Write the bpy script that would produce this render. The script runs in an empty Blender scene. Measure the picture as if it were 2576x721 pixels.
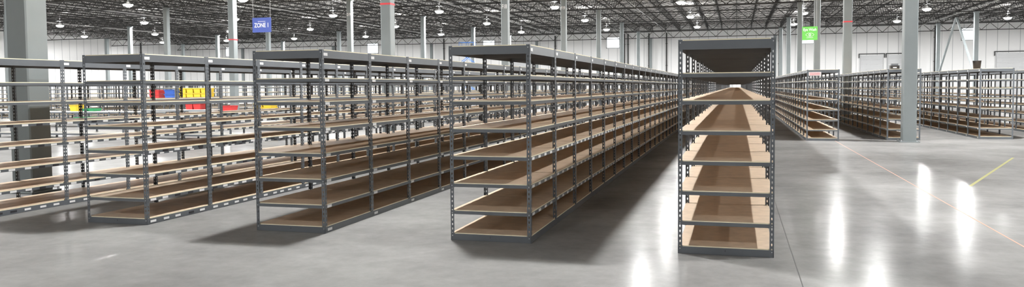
import bpy, math, random
from mathutils import Vector, Matrix
random.seed(4)
S=bpy.context.scene
COL=S.collection

# ---------------------------------------------------------------- materials
def mat(name,col,rough=.5,metal=0.0,noise=None,emit=None,spec=.5,bump=None):
    m=bpy.data.materials.new(name); m.use_nodes=True
    nt=m.node_tree; b=nt.nodes['Principled BSDF']
    b.inputs['Base Color'].default_value=(*col,1)
    b.inputs['Roughness'].default_value=rough
    b.inputs['Metallic'].default_value=metal
    b.inputs['Specular IOR Level'].default_value=spec
    if emit:
        b.inputs['Emission Color'].default_value=(*emit[0],1)
        b.inputs['Emission Strength'].default_value=emit[1]
    if noise:
        sc,amt=noise
        tc=nt.nodes.new('ShaderNodeTexCoord'); n=nt.nodes.new('ShaderNodeTexNoise')
        n.inputs['Scale'].default_value=sc; n.inputs['Detail'].default_value=5
        r=nt.nodes.new('ShaderNodeValToRGB')
        r.color_ramp.elements[0].position=.3; r.color_ramp.elements[1].position=.7
        r.color_ramp.elements[0].color=(*[c*(1-amt) for c in col],1)
        r.color_ramp.elements[1].color=(*[min(1,c*(1+amt)) for c in col],1)
        nt.links.new(tc.outputs['Object'],n.inputs['Vector'])
        nt.links.new(n.outputs['Fac'],r.inputs['Fac'])
        nt.links.new(r.outputs['Color'],b.inputs['Base Color'])
    return m
M_STEEL=mat('rack_grey_paint',(.13,.142,.155),.36,.15,(3,.08))
M_BOARD=mat('particle_board',(.60,.47,.345),.6,0,(9,.10),spec=.3)
M_EDGE=mat('board_edge',(.84,.76,.56),.6,0,(12,.08))
M_LABEL=mat('label_white',(.82,.82,.82),.4)
M_LABELD=mat('label_dark',(.03,.03,.035),.4)
M_RIVET=mat('rivet_zinc',(.55,.56,.57),.3,.8)
M_COL=mat('column_grey_paint',(.22,.245,.25),.5,0,(1.5,.06),spec=.3)
M_RED=mat('tape_red',(.75,.03,.04),.4)
M_JOIST=mat('joist_primer',(.035,.034,.033),.6)
M_DECK=mat('roof_deck',(.52,.51,.49),.6)
M_BLACK=mat('black_plastic',(.015,.015,.016),.4)
M_BLUE=mat('sign_blue',(.045,.085,.38),.4)
M_GREEN=mat('sign_green',(.13,.55,.07),.4)
M_WHITE=mat('white_paint',(.85,.85,.85),.4)
M_LIFT=mat('lift_blue',(.02,.13,.42),.4)
M_BR=mat('bin_red',(.45,.03,.03),.4); M_BB=mat('bin_blue',(.03,.09,.35),.4)
M_BY=mat('bin_yellow',(.62,.43,.03),.4); M_BG=mat('bin_green',(.02,.25,.09),.4)
M_LAMP=mat('lamp_lens',(1,1,1),.3,0,emit=((1,.98,.95),25))
M_HOUSE=mat('lamp_housing',(.5,.5,.5),.4,.4)
M_WIN=mat('window_glow',(1,1,1),.3,0,emit=((.86,.94,1),3))
M_YEL=mat('tape_yellow',(.30,.29,.13),.6,spec=.1)
M_ORA=mat('joint_orange',(.48,.27,.20),.6,spec=.1)  # dull orange tone for one floor joint line
M_JOINT=mat('joint_dark',(.03,.03,.03),.5)
M_DOOR=mat('dock_door_white',(.62,.63,.64),.5)
M_TABLE=mat('table_top',(.62,.6,.55),.4)

# floor : polished concrete
def floor_mat():
    m=bpy.data.materials.new('polished_concrete'); m.use_nodes=True
    nt=m.node_tree; b=nt.nodes['Principled BSDF']; L=nt.links.new; out=nt.nodes['Material Output']
    tc=nt.nodes.new('ShaderNodeTexCoord')
    n1=nt.nodes.new('ShaderNodeTexNoise'); n1.inputs['Scale'].default_value=.4; n1.inputs['Detail'].default_value=9; n1.inputs['Roughness'].default_value=.62
    n2=nt.nodes.new('ShaderNodeTexNoise'); n2.inputs['Scale'].default_value=5; n2.inputs['Detail'].default_value=8; n2.inputs['Roughness'].default_value=.7
    mx=nt.nodes.new('ShaderNodeMath'); mx.operation='MULTIPLY_ADD'; mx.inputs[1].default_value=.4
    r=nt.nodes.new('ShaderNodeValToRGB')
    r.color_ramp.elements[0].position=.5; r.color_ramp.elements[0].color=(.165,.164,.16,1)
    r.color_ramp.elements[1].position=.9; r.color_ramp.elements[1].color=(.285,.283,.277,1)
    for n in(n1,n2): L(tc.outputs['Object'],n.inputs['Vector'])
    L(n2.outputs['Fac'],mx.inputs[0]); L(n1.outputs['Fac'],mx.inputs[2])
    L(mx.outputs[0],r.inputs['Fac']); L(r.outputs['Color'],b.inputs['Base Color'])
    rr=nt.nodes.new('ShaderNodeMapRange'); rr.inputs['From Min'].default_value=.3; rr.inputs['From Max'].default_value=.7
    rr.inputs['To Min'].default_value=.15; rr.inputs['To Max'].default_value=.24
    L(n1.outputs['Fac'],rr.inputs['Value']); L(rr.outputs['Result'],b.inputs['Roughness'])
    b.inputs['Specular IOR Level'].default_value=.1
    bp=nt.nodes.new('ShaderNodeBump'); bp.inputs['Strength'].default_value=.03; bp.inputs['Distance'].default_value=.02
    n3=nt.nodes.new('ShaderNodeTexNoise'); n3.inputs['Scale'].default_value=2.5; n3.inputs['Detail'].default_value=3
    L(tc.outputs['Object'],n3.inputs['Vector']); L(n3.outputs['Fac'],bp.inputs['Height']); L(bp.outputs['Normal'],b.inputs['Normal'])
    d=nt.nodes.new('ShaderNodeBsdfDiffuse'); L(r.outputs['Color'],d.inputs['Color'])
    ms=nt.nodes.new('ShaderNodeMixShader'); ms.inputs[0].default_value=.62
    L(b.outputs[0],ms.inputs[1]); L(d.outputs[0],ms.inputs[2]); L(ms.outputs[0],out.inputs['Surface'])
    return m
def wall_mat(axis):
    m=bpy.data.materials.new('insulated_wall_panel_'+axis); m.use_nodes=True
    nt=m.node_tree; b=nt.nodes['Principled BSDF']; L=nt.links.new
    g=nt.nodes.new('ShaderNodeNewGeometry'); s=nt.nodes.new('ShaderNodeSeparateXYZ'); L(g.outputs['Position'],s.inputs[0])
    md=nt.nodes.new('ShaderNodeMath'); md.operation='PINGPONG'; md.inputs[1].default_value=.62
    L(s.outputs[axis],md.inputs[0])
    gt=nt.nodes.new('ShaderNodeMath'); gt.operation='GREATER_THAN'; gt.inputs[1].default_value=.035; L(md.outputs[0],gt.inputs[0])
    n=nt.nodes.new('ShaderNodeTexNoise'); n.inputs['Scale'].default_value=.15; L(g.outputs['Position'],n.inputs['Vector'])
    mr=nt.nodes.new('ShaderNodeMapRange'); mr.inputs['To Min'].default_value=.82; mr.inputs['To Max'].default_value=.94; L(n.outputs['Fac'],mr.inputs['Value'])
    mix=nt.nodes.new('ShaderNodeMix'); mix.data_type='RGBA'
    L(gt.outputs[0],mix.inputs['Factor']); mix.inputs[6].default_value=(.5,.51,.52,1)
    L(mr.outputs['Result'],mix.inputs[7]); L(mix.outputs[2],b.inputs['Base Color'])
    b.inputs['Roughness'].default_value=.5
    return m
M_FLOOR=floor_mat(); M_WX=wall_mat('X'); M_WY=wall_mat('Y')

# ---------------------------------------------------------------- mesh builder
class MB:
    def __init__(s): s.v=[];s.f=[];s.m=[];s.mats=[]
    def mi(s,m):
        if m not in s.mats: s.mats.append(m)
        return s.mats.index(m)
    def box(s,x0,y0,z0,x1,y1,z1,m):
        i=len(s.v); k=s.mi(m)
        s.v+=[(x0,y0,z0),(x1,y0,z0),(x1,y1,z0),(x0,y1,z0),(x0,y0,z1),(x1,y0,z1),(x1,y1,z1),(x0,y1,z1)]
        s.f+=[(i,i+3,i+2,i+1),(i+4,i+5,i+6,i+7),(i,i+1,i+5,i+4),(i+1,i+2,i+6,i+5),(i+2,i+3,i+7,i+6),(i+3,i,i+4,i+7)]
        s.m+=[k]*6
    def quad(s,a,b,c,d,m):
        i=len(s.v); s.v+=[a,b,c,d]; s.f.append((i,i+1,i+2,i+3)); s.m.append(s.mi(m))
    def prism(s,pts,z0,z1,m,mside):
        i=len(s.v);n=len(pts)
        s.v+=[(p[0],p[1],z0) for p in pts]+[(p[0],p[1],z1) for p in pts]
        s.f.append(tuple(i+n+j for j in range(n))); s.m.append(s.mi(m))
        s.f.append(tuple(i+n-1-j for j in range(n))); s.m.append(s.mi(m))
        for j in range(n):
            k=(j+1)%n; s.f.append((i+j,i+k,i+n+k,i+n+j)); s.m.append(s.mi(mside))
    def rod(s,p,q,r,m,n=4):
        p=Vector(p);q=Vector(q);d=(q-p).normalized()
        a=d.cross(Vector((0,0,1)))
        if a.length<.01:a=Vector((1,0,0))
        a.normalize();b=d.cross(a); i=len(s.v);k=s.mi(m)
        for c in(p,q):
            for j in range(n):
                t=2*math.pi*(j+.5)/n; s.v.append(tuple(c+a*r*math.cos(t)+b*r*math.sin(t)))
        for j in range(n):
            l=(j+1)%n; s.f.append((i+j,i+l,i+n+l,i+n+j)); s.m.append(k)
        s.f.append(tuple(i+j for j in reversed(range(n)))); s.f.append(tuple(i+n+j for j in range(n))); s.m+=[k,k]
    def lathe(s,prof,c,m,n=16):
        i=len(s.v);k=s.mi(m)
        for r,z in prof:
            for j in range(n):
                t=2*math.pi*j/n; s.v.append((c[0]+r*math.cos(t),c[1]+r*math.sin(t),c[2]+z))
        for a in range(len(prof)-1):
            for j in range(n):
                l=(j+1)%n; s.f.append((i+a*n+j,i+a*n+l,i+(a+1)*n+l,i+(a+1)*n+j)); s.m.append(k)
    def perf(s,o,u,w,z0,z1,m,pitch=.0508):
        n=int(round((z1-z0)/pitch)); pz=(z1-z0)/n; k=s.mi(m)
        hw=.0065
        for c in range(n):
            za=z0+c*pz
            out=[(0,0),(w/2,0),(w,0),(w,pz/2),(w,pz),(w/2,pz),(0,pz),(0,pz/2)]
            hx=w/2
            hol=[(hx-.004,pz/2-.012),(hx,pz/2-.014),(hx+.004,pz/2-.012),(hx+hw,pz/2+.003),(hx+hw*.7,pz/2+.010),(hx,pz/2+.012),(hx-hw*.7,pz/2+.010),(hx-hw,pz/2+.003)]
            i=len(s.v)
            for q in out+hol: s.v.append((o[0]+u[0]*q[0],o[1]+u[1]*q[0],za+q[1]))
            for j in range(8):
                l=(j+1)%8; s.f.append((i+j,i+l,i+8+l,i+8+j)); s.m.append(k)
    def obj(s,name,parent=None,smooth=False):
        me=bpy.data.meshes.new(name); me.from_pydata(s.v,[],s.f)
        for m in s.mats: me.materials.append(m)
        me.polygons.foreach_set('material_index',s.m)
        if smooth: me.polygons.foreach_set('use_smooth',[True]*len(s.f))
        me.update(); o=bpy.data.objects.new(name,me); COL.objects.link(o)
        if parent: o.parent=parent
        return o

# ---------------------------------------------------------------- shelving
LV=[.082,.335,.635,.935,1.235,1.535,1.805,2.13]
BAY=1.2237; W=.9158; H=2.13
def shelving(x0,y0,n,detail=0,lab=0,face=1):
    B=MB(); x1=x0+W
    for k in range(n+1):
        y=y0+k*BAY; det=k<detail; end=(k==0 or k==n); d=1 if k==0 else -1
        for sx,sg in((x0,1),(x1,-1)):
            if det:
                if end:
                    B.perf((sx,y),(sg,0),.042,0,H,M_STEEL); B.perf((sx,y),(0,d),.042,0,H,M_STEEL)
                else:
                    B.perf((sx,y-.036),(0,1),.036,0,H,M_STEEL); B.perf((sx,y),(0,1),.036,0,H,M_STEEL)
                    B.perf((sx,y),(sg,0),.042,0,H,M_STEEL)
            else:
                a,b=sorted((sx,sx+sg*.003)); c,e=sorted((sx,sx+sg*.042))
                if end:
                    y2,y3=sorted((y,y+d*.042)); B.box(a,y2,0,b,y3,H,M_STEEL)
                else: B.box(a,y-.036,0,b,y+.036,H,M_STEEL)
                B.box(c,y-.0015,0,e,y+.0015,H,M_STEEL)
    for k in range(n):
        ya=y0+k*BAY; yb=ya+BAY
        for li,z in enumerate(LV):
            top=li==7; bot=li==0
            bh=.088 if top else (.07 if bot else .036)
            zt=z-.010
            c=.05; g=.004
            e=M_EDGE
            B.prism([(x0+c,ya+g),(x1-c,ya+g),(x1-.006,ya+c),(x1-.006,yb-c),(x1-c,yb-g),(x0+c,yb-g),(x0+.006,yb-c),(x0+.006,ya+c)],z-.016,z,M_BOARD,e)
            for sx,sg in((x0,1),(x1,-1)):
                a,b=sorted((sx+sg*.002,sx+sg*.006)); B.box(a,ya,zt-bh,b,yb,zt,M_STEEL)
                a,b=sorted((sx+sg*.006,sx+sg*.034)); B.box(a,ya+.01,zt-.010,b,yb-.01,zt-.0065,M_STEEL)
            B.box(x0+.003,ya+.002,zt-bh,x1-.003,ya+.006,zt,M_STEEL)
            B.box(x0+.003,yb-.006,zt-bh,x1-.003,yb-.002,zt,M_STEEL)
            if top:
                B.box(x0+.006,(ya+yb)/2-.015,zt-.05,x1-.006,(ya+yb)/2+.015,zt-.007,M_STEEL)
            fx=x1 if face>0 else x0
            if lab and k<26:
                xa,xb=sorted((fx+face*.0005,fx+face*.003))
                zm=zt-bh/2
                def L(yy,l,h,m): B.box(xa,yy,zm-h/2,xb,yy+l,zm+h/2,m)
                if top: L(ya+.03,.09,.035,M_LABEL)
                elif lab==1: L(ya+.05,.10,.03,M_LABEL)
                elif lab==3 and li in(1,2,3):
                    for q in range(4): L(ya+.06+q*.28,.10,.028,M_LABEL)
                elif lab==2 and li<5:
                    for q in range(5):
                        L(ya+.06+q*.23+random.uniform(-.02,.02),.10,.028,M_LABEL if random.random()<.72 else M_LABELD)
    if detail:
        for z in LV:
            for xx in(x0+.02,x1-.02):
                B.rod((xx,y0-.004,z-.03),(xx,y0+.001,z-.03),.006,M_RIVET,8)
        for z in (.04,.05):
            B.rod((x0+W/2,y0-.001,z),(x0+W/2,y0+.001,z),.004,M_LABELD,6)
    return B.obj('steel_shelving_run')

NB=46
shelving(-.558,7.938,NB,12,0,-1)
shelving(-3.026,8.053,NB,14,3)
shelving(-5.496,8.066,NB,14,1)
shelving(-7.971,8.056,NB,12,2)
shelving(-10.43,8.02,NB,8,2)
shelving(2.03,25.1,32,0,1,-1)
shelving(4.35,25.7,10,0,1,-1); shelving(4.35,39.0,10,0); shelving(4.35,53.0,8,0)
shelving(7.05,26.6,30,0,1,-1)
shelving(9.5,26.6,30,0)
for x in (-14.6,-17.1,-19.6,-22.1,-24.6,-30.2,-32.7,-35.2,-37.7,-40.2,-46,-48.5,-51):
    shelving(x,36+random.uniform(-.1,.1),12)

# ---------------------------------------------------------------- shell
def shell(name,b,m):
    B=MB();B.box(*b,m);return B.obj(name)
XL,XR,YB,YF=-88,46,110,-14
shell('floor',(XL,YF,-.2,XR,YB,0),M_FLOOR)
shell('ceiling',(XL,YF,9.95,XR,YB,10.1),M_DECK)
shell('wall_back',(XL,YB,0,XR,YB+.2,10),M_WX)
shell('wall_front',(XL,YF-.2,0,XR,YF,10),M_WX)
shell('wall_left',(XL-.2,YF,0,XL,YB,10),M_WY)
shell('wall_right',(XR,YF,0,XR+.2,YB,10),M_WY)
CY=[-3.7+14.0*k for k in range(9)]
B=MB()
zt,zb=9.9,9.15
x=XL+1
while x<XR:
    B.box(x-.05,YF+.1,zt-.06,x+.05,YB-.1,zt+.045,M_JOIST); B.box(x-.045,YF+.1,zb,x+.045,YB-.1,zb+.05,M_JOIST)
    p=.62; up=False; y=28.0
    while y+p<YB:
        B.rod((x,y,zb if not up else zt),(x,y+p,zt if not up else zb),.024,M_JOIST,3); up=not up; y+=p
    x+=1.85
B.obj('roof_bar_joists')
B=MB()
for y in CY:
    B.box(XL+.1,y-.09,9.05,XR-.1,y+.09,9.15,M_JOIST); B.box(XL+.1,y-.09,8.2,XR-.1,y+.09,8.28,M_JOIST)
    x=XL+.2;up=False;p=.925
    while x+p<XR:
        B.rod((x,y,8.25 if not up else 9.1),(x+p,y,9.1 if not up else 8.25),.035,M_JOIST,3); up=not up; x+=p
B.obj('roof_girders')
B=MB()
for y in CY:
    for f in(.2,.4,.6,.8):
        yy=y+14.0*f
        if yy>YB-1: continue
        B.box(XL+.1,yy-.03,zb-.03,XR-.1,yy+.03,zb,M_JOIST); B.box(XL+.1,yy-.03,zt-.1,XR-.1,yy+.03,zt-.06,M_JOIST)
        x=XL+1
        while x+1.85<XR and yy>28:
            B.rod((x,yy,zb),(x+1.85,yy,zt-.05),.02,M_JOIST,3); B.rod((x,yy,zt-.05),(x+1.85,yy,zb),.02,M_JOIST,3); x+=1.85
B.obj('roof_bridging')
B=MB()
for x in(-70,-55,-40,-24,-9,6,22):
    B.rod((x,YF+.3,8.95),(x,YB-.3,8.95),.05,M_HOUSE,6)
B.obj('sprinkler_pipes')

# ---------------------------------------------------------------- columns
def text(s,loc,size,m,parent,sx=1,rotz=0,name='lettering'):
    cu=bpy.data.curves.new(name,'FONT'); cu.body=s; cu.size=size; cu.align_x='CENTER'; cu.align_y='CENTER'; cu.extrude=.002; cu.offset=size*.018
    cu.materials.append(m); o=bpy.data.objects.new(name,cu); COL.objects.link(o)
    o.location=loc; o.rotation_euler=(math.pi/2,0,rotz); o.scale=(sx,1,1); o.parent=parent; return o
def column(x,y,w=.36,tape=False,txt=None,tz=6.0):
    B=MB();h=w/2
    c=.02
    B.prism([(x-h+c,y-h),(x+h-c,y-h),(x+h,y-h+c),(x+h,y+h-c),(x+h-c,y+h),(x-h+c,y+h),(x-h,y+h-c),(x-h,y-h+c)],.03,8.2,M_COL,M_COL)
    B.box(x-h-.08,y-h-.08,0,x+h+.08,y+h+.08,.03,M_COL)
    for a in(-1,1):
        for b in(-1,1): B.rod((x+a*(h+.045),y+b*(h+.045),.03),(x+a*(h+.045),y+b*(h+.045),.07),.02,M_RIVET,6)
    B.box(x-h-.04,y-h-.04,8.14,x+h+.04,y+h+.04,8.2,M_COL)
    if tape: B.box(x-h-.004,y-h-.004,4.47,x+h+.004,y+h+.004,4.53,M_RED)
    o=B.obj('steel_column')
    if txt: text(txt,(x,y-h-.006,tz),.30,M_WHITE,o,.62)
    return o
for cx,ys in((-11.3,CY[1:]),(4.8,CY[2:]),(20.9,CY[2:]),(-27.35,CY[1:]),(-43.4,CY[1:]),(-59.5,CY[1:]),(-75.6,CY[1:])):
    for y in ys:
        if cx==4.8 and y<25: y=24.95
        t=(cx==-11.3 and 24<y<26)or(cx==-27.35 and 38<y<40)or(cx==4.8 and 38<y<40)
        tx=None;tz=6
        if cx==-11.3 and 38<y<40: tx='F18';tz=5.75
        if cx==-27.35 and 52<y<53: tx='D19'; tz=7.1
        if cx==-11.3 and 52<y<53: tx='F19'; tz=7.0
        column(cx,y,.42 if (cx==-11.3 and y<12) else .36,t,tx,tz)
B=MB()
for a,b in(((20.9,94.1,2.5),(20.9,87.2,8.2)),((20.9,80.5,2.5),(20.9,87.0,8.2))):
    B.rod(a,b,.12,M_COL,4)
B.obj('column_brace')

# ---------------------------------------------------------------- high-bay lights
def lamp_mesh():
    B=MB()
    B.lathe([(.001,-.20),(.18,-.185),(.32,-.12),(.39,0)],(0,0,0),M_LAMP,16)
    B.lathe([(.39,0),(.41,.015),(.34,.05),(.12,.13),(.09,.26),(.001,.26)],(0,0,0),M_HOUSE,16)
    B.rod((0,0,.3),(0,0,1.25),.012,M_HOUSE,4)
    return B.obj('high_bay_light',smooth=True)
first=lamp_mesh(); me=first.data
LC=(1,.995,.985)
LD=bpy.data.lights.new('high_bay_emitter','AREA'); LD.shape='DISK'; LD.size=.6; LD.energy=1950; LD.color=LC
LF=bpy.data.lights.new('front_fill_emitter','AREA'); LF.shape='DISK'; LF.size=.6; LF.energy=600; LF.color=LC  # unseen row behind the camera, added as weak fill on rack fronts
LU=bpy.data.lights.new('deck_fill_light','AREA'); LU.shape='DISK'; LU.size=.5; LU.energy=90; LU.color=LC  # added fill: upward discs brighten the roof deck and soften shadows below
k=0
for iy in range(0,8):
    for ix in range(-7,5):
        x=-4.5+10.7*ix; y=-3.6+14.05*iy
        if ix==2 and iy in(2,3,4): continue
        if k==0: o=first
        else:
            o=bpy.data.objects.new('high_bay_light',me); COL.objects.link(o)
        o.location=(x,y,8.62); k+=1
        l=bpy.data.objects.new('emitter',LD if iy else LF); COL.objects.link(l); l.parent=o; l.location=(0,0,-.22)
        l=bpy.data.objects.new('deck_fill',LU); COL.objects.link(l); l.parent=o; l.location=(0,0,.36); l.rotation_euler=(math.pi,0,0)

# ---------------------------------------------------------------- wall features
for i,x in enumerate((-79,-53.7,-35,-16.7,8.8,27.9)):
    B=MB(); y=YB
    B.box(x-.85,y-.06,7.15,x+.85,y-.02,8.55,M_WIN)
    for a in((x-.95,7.05,x-.85,8.65),(x+.85,7.05,x+.95,8.65),(x-.95,7.05,x+.95,7.15),(x-.95,8.55,x+.95,8.65)):
        B.box(a[0],y-.1,a[1],a[2],y-.01,a[3],M_DOOR)
    B.obj('window_%d'%(i+1))
for i,(x,w) in enumerate(((16.7,1.3),(19.9,1.3),(32.5,1.6),(-2,1.4),(-30,1.4))):
    B=MB();y=YB
    for q in range(9): B.box(x-w,y-.05,.05+q*.6,x+w,y-.01,.62+q*.6,M_DOOR)
    B.box(x-w-.25,y-.16,5.55,x+w+.25,y-.05,5.66,M_BLACK)
    for s in(-1,1):
        B.box(x+s*(w+.1)-.04,y-.14,0,x+s*(w+.1)+.04,y-.02,5.55,M_DOOR); B.box(x+s*(w+.2)-.05,y-.2,5.1,x+s*(w+.2)+.05,y-.05,5.55,M_BLACK)
    B.obj('door_%d'%(i+1))
for x in(-15.6,-15.1,-14.6,-11.7,-9.3,5.4,24,-25,-42,-60,-72):
    B=MB(); B.rod((x,YB-.2,0),(x,YB-.2,9),.09,M_JOIST,8); 
    for z in(1.5,4.5,7.5): B.box(x-.14,YB-.3,z,x+.14,YB-.05,z+.06,M_JOIST)
    B.obj('downspout_pipe')
for y in(60,82,100):
    B=MB(); B.rod((XL+.2,y,0),(XL+.2,y,9),.1,M_JOIST,8)
    for z in(1.5,4.5,7.5): B.box(XL+.02,y-.14,z,XL+.3,y+.14,z+.06,M_JOIST)
    B.obj('downspout_pipe')

# ---------------------------------------------------------------- signs
B=MB(); sx,sy,sz=-23.2,34.9,4.95
B.box(-.54,-.015,-.37,.54,.015,.37,M_BLUE)
B.box(-.22,-.018,.17,.22,-.0152,.19,M_WHITE)
for a in(-.5,.5): B.rod((a,0,.37),(a,0,4.2),.008,M_HOUSE,4)
z1=B.obj('zone_sign'); z1.location=(sx,sy,sz)
text('ZONE 1',(0,-.02,-.02),.31,M_WHITE,z1,.78)
B=MB(); B.box(-.3,-.012,-.28,.3,.012,.28,M_GREEN)
def ring(B,rx,rz,t,c,m,n=28):
    for j in range(n):
        a=2*math.pi*j/n;b=2*math.pi*(j+1)/n
        pa=(c[0]+rx*math.cos(a),-.015,c[1]+rz*math.sin(a)*abs(math.sin(a))**.3); pb=(c[0]+rx*math.cos(b),-.015,c[1]+rz*math.sin(b)*abs(math.sin(b))**.3)
        B.rod(pa,pb,t,m,4)
ring(B,.16,.075,.009,(0,-.06),M_WHITE); ring(B,.04,.04,.018,(0,-.06),M_WHITE,14)
B.box(-.13,-.016,-.19,.13,-.0125,-.175,M_WHITE)
for a in(-.26,.26): B.rod((a,0,.28),(a,0,5.3),.006,M_HOUSE,4)
ew=B.obj('eye_wash_sign'); ew.location=(2.92,34.9,3.82)
text('Eye Wash',(0,-.016,.15),.15,M_WHITE,ew,.86)

# ---------------------------------------------------------------- bins / tables
def bin_(B,x,y,z,w,d,h,m):
    i=.03
    o=[(x-w/2+i,y-d/2+i),(x+w/2-i,y-d/2+i),(x+w/2-i,y+d/2-i),(x-w/2+i,y+d/2-i)]
    u=[(x-w/2,y-d/2),(x+w/2,y-d/2),(x+w/2,y+d/2),(x-w/2,y+d/2)]
    B.quad(*[(p[0],p[1],z) for p in o],m)
    for j in range(4):
        k=(j+1)%4; B.quad((*o[j],z),(*o[k],z),(*u[k],z+h),(*u[j],z+h),m)
    B.box(x-w/2-.01,y-d/2-.01,z+h-.03,x+w/2+.01,y-d/2+.01,z+h,m);B.box(x-w/2-.01,y+d/2-.01,z+h-.03,x+w/2+.01,y+d/2+.01,z+h,m)
    B.box(x-w/2-.01,y-d/2,z+h-.03,x-w/2+.01,y+d/2,z+h,m);B.box(x+w/2-.01,y-d/2,z+h-.03,x+w/2+.01,y+d/2,z+h,m)
def stack(xa,xb,y,z,n,h,m,name='storage_bins'):
    B=MB();c=max(1,round((xb-xa)/.4));w=(xb-xa)/c
    for r in range(n):
        for q in range(c): bin_(B,xa+w*(q+.5),y,z+r*h,w*.94,.5,h*.97,m)
    return B.obj(name)
def bench(x0,x1,y0,y1,levels,h,name):
    B=MB()
    n=max(1,round((x1-x0)/1.6))
    for k in range(n+1):
        x=x0+(x1-x0-.05)*k/n
        for y in(y0,y1-.05): B.box(x,y,0,x+.05,y+.05,h,M_STEEL)
    for z in levels:
        B.box(x0-.02,y0-.02,z-.03,x1+.02,y1+.02,z,M_TABLE)
        B.box(x0,y0-.022,z-.09,x1,y0+.01,z-.03,M_STEEL)
    return B.obj(name)
bench(-25.9,-22.2,29.4,30.0,(.35,.82,1.33),1.75,'bin_rack')
stack(-25.5,-24.95,29.7,1.335,2,.19,M_BR); stack(-24.7,-24.1,29.7,1.335,2,.19,M_BB); stack(-23.9,-22.4,29.7,1.335,2,.22,M_BY)
stack(-23.6,-22.8,29.7,.825,1,.28,M_BR); 
bench(-21.9,-17.5,29.4,30.1,(.25,.74),.74,'packing_table')
stack(-21.7,-21.2,29.7,.745,1,.25,M_BR); stack(-20.1,-19.2,29.7,.745,2,.17,M_BY)
bench(-33,-27.7,29.4,30.1,(.25,.74),.74,'packing_table'); stack(-30.0,-29.6,29.7,.745,1,.3,M_BY); stack(-29.3,-28.6,29.7,.745,1,.12,M_BG)
for y in(22.5,33):
    for x in(-20,-26.2,-33.2,-39.6):
        bench(x,x+5.6,y,y+.8,(.2,.62),.62,'packing_table')
stack(-22.9,-22.3,22.9,.625,1,.12,M_BG)

# ---------------------------------------------------------------- scissor lift
def lift(x,y):
    B=MB(); w=.62
    B.box(-.75,-.4,.2,.75,.4,.6,M_LIFT)
    for a in(-.55,.55):
        for b in(-.4,.4): B.rod((a,b-.06,.2),(a,b+.06,.2),.2,M_BLACK,14)
    z=.62; n=5; dz=.9
    for k in range(n):
        for b in(-.3,.3):
            B.rod((-w,b,z),(w,b,z+dz),.035,M_LIFT,4); B.rod((w,b,z),(-w,b,z+dz),.035,M_LIFT,4)
        for a in(-w,w): B.rod((a,-.34,z),(a,.34,z),.025,M_LIFT,6)
        z+=dz
    B.box(-.75,-.42,z,.75,.42,z+.08,M_LIFT)
    for h in(.55,1.05):
        for b in(-.4,.4): B.rod((-.73,b,z+h),(.73,b,z+h),.018,M_LIFT,6)
        for a in(-.73,.73): B.rod((a,-.4,z+h),(a,.4,z+h),.018,M_LIFT,6)
    for a in(-.73,0,.73):
        for b in(-.4,.4): B.rod((a,b,z),(a,b,z+1.06),.018,M_LIFT,6)
    B.box(.45,-.35,z+.6,.65,-.05,z+.9,M_BLACK)
    o=B.obj('scissor_lift'); o.location=(x,y,0)
lift(-25.7,73.7)

# things standing on top of the right-hand shelving
B=MB(); B.lathe([(.001,0),(.10,0),(.125,.27),(.13,.28),(.11,.28),(.09,.03)],(7.46,28.5,2.132),M_BLACK,18); B.obj('black_bucket',smooth=True)
B=MB(); B.box(4.55,26.4,2.132,4.8,26.6,2.25,M_BLACK); B.box(4.58,26.43,2.25,4.77,26.57,2.31,M_STEEL); B.box(4.62,26.39,2.17,4.72,26.4,2.2,M_LABEL); B.obj('tool_box')
B=MB(); B.box(2.08,25.06,1.95,2.43,25.085,2.06,M_LABEL)
for z in(2.035,2.005,1.975): B.box(2.1,25.055,z-.005,2.4,25.06,z+.004,M_RED)
B.obj('aisle_label')

# floor marks
B=MB(); B.box(.536,YF+.2,0,.544,YB-.2,.0008,M_JOINT); B.obj('floor_joint')
B=MB(); B.box(2.832,YF+.2,0,2.85,YB-.2,.0008,M_ORA); B.obj('floor_joint')
B=MB()
a=Vector((3.68,14.3));b=Vector((6.0,20.0));n=(b-a).normalized();n=Vector((-n.y,n.x))*.025
B.prism([tuple(a-n),tuple(b-n),tuple(b+n),tuple(a+n)],0,.001,M_YEL,M_YEL); B.obj('floor_tape')

# ---------------------------------------------------------------- world + camera
w=bpy.data.worlds.new('World'); S.world=w; w.use_nodes=True
w.node_tree.nodes['Background'].inputs[0].default_value=(.85,.92,1,1); w.node_tree.nodes['Background'].inputs[1].default_value=.3
cam=bpy.data.cameras.new('camera'); co=bpy.data.objects.new('camera',cam); COL.objects.link(co); S.camera=co
F=1967.7; th=.2797; p=.0495; ph=.0085
r0=Vector((math.cos(th),math.sin(th),0)); f0=Vector((-math.sin(th),math.cos(th),0)); Z=Vector((0,0,1))
f=f0*math.cos(p)-Z*math.sin(p); u0=f0*math.sin(p)+Z*math.cos(p)
u=u0*math.cos(ph)+r0*math.sin(ph); r=r0*math.cos(ph)-u0*math.sin(ph)
co.matrix_world=Matrix(((r.x,u.x,-f.x,0),(r.y,u.y,-f.y,0),(r.z,u.z,-f.z,1.6734),(0,0,0,1)))
cam.sensor_width=36; cam.clip_end=400; cam.clip_start=.05
cam.lens=36*F/2576; cam.shift_y=(317.4-360.5)/2576
S.view_settings.view_transform='Standard'
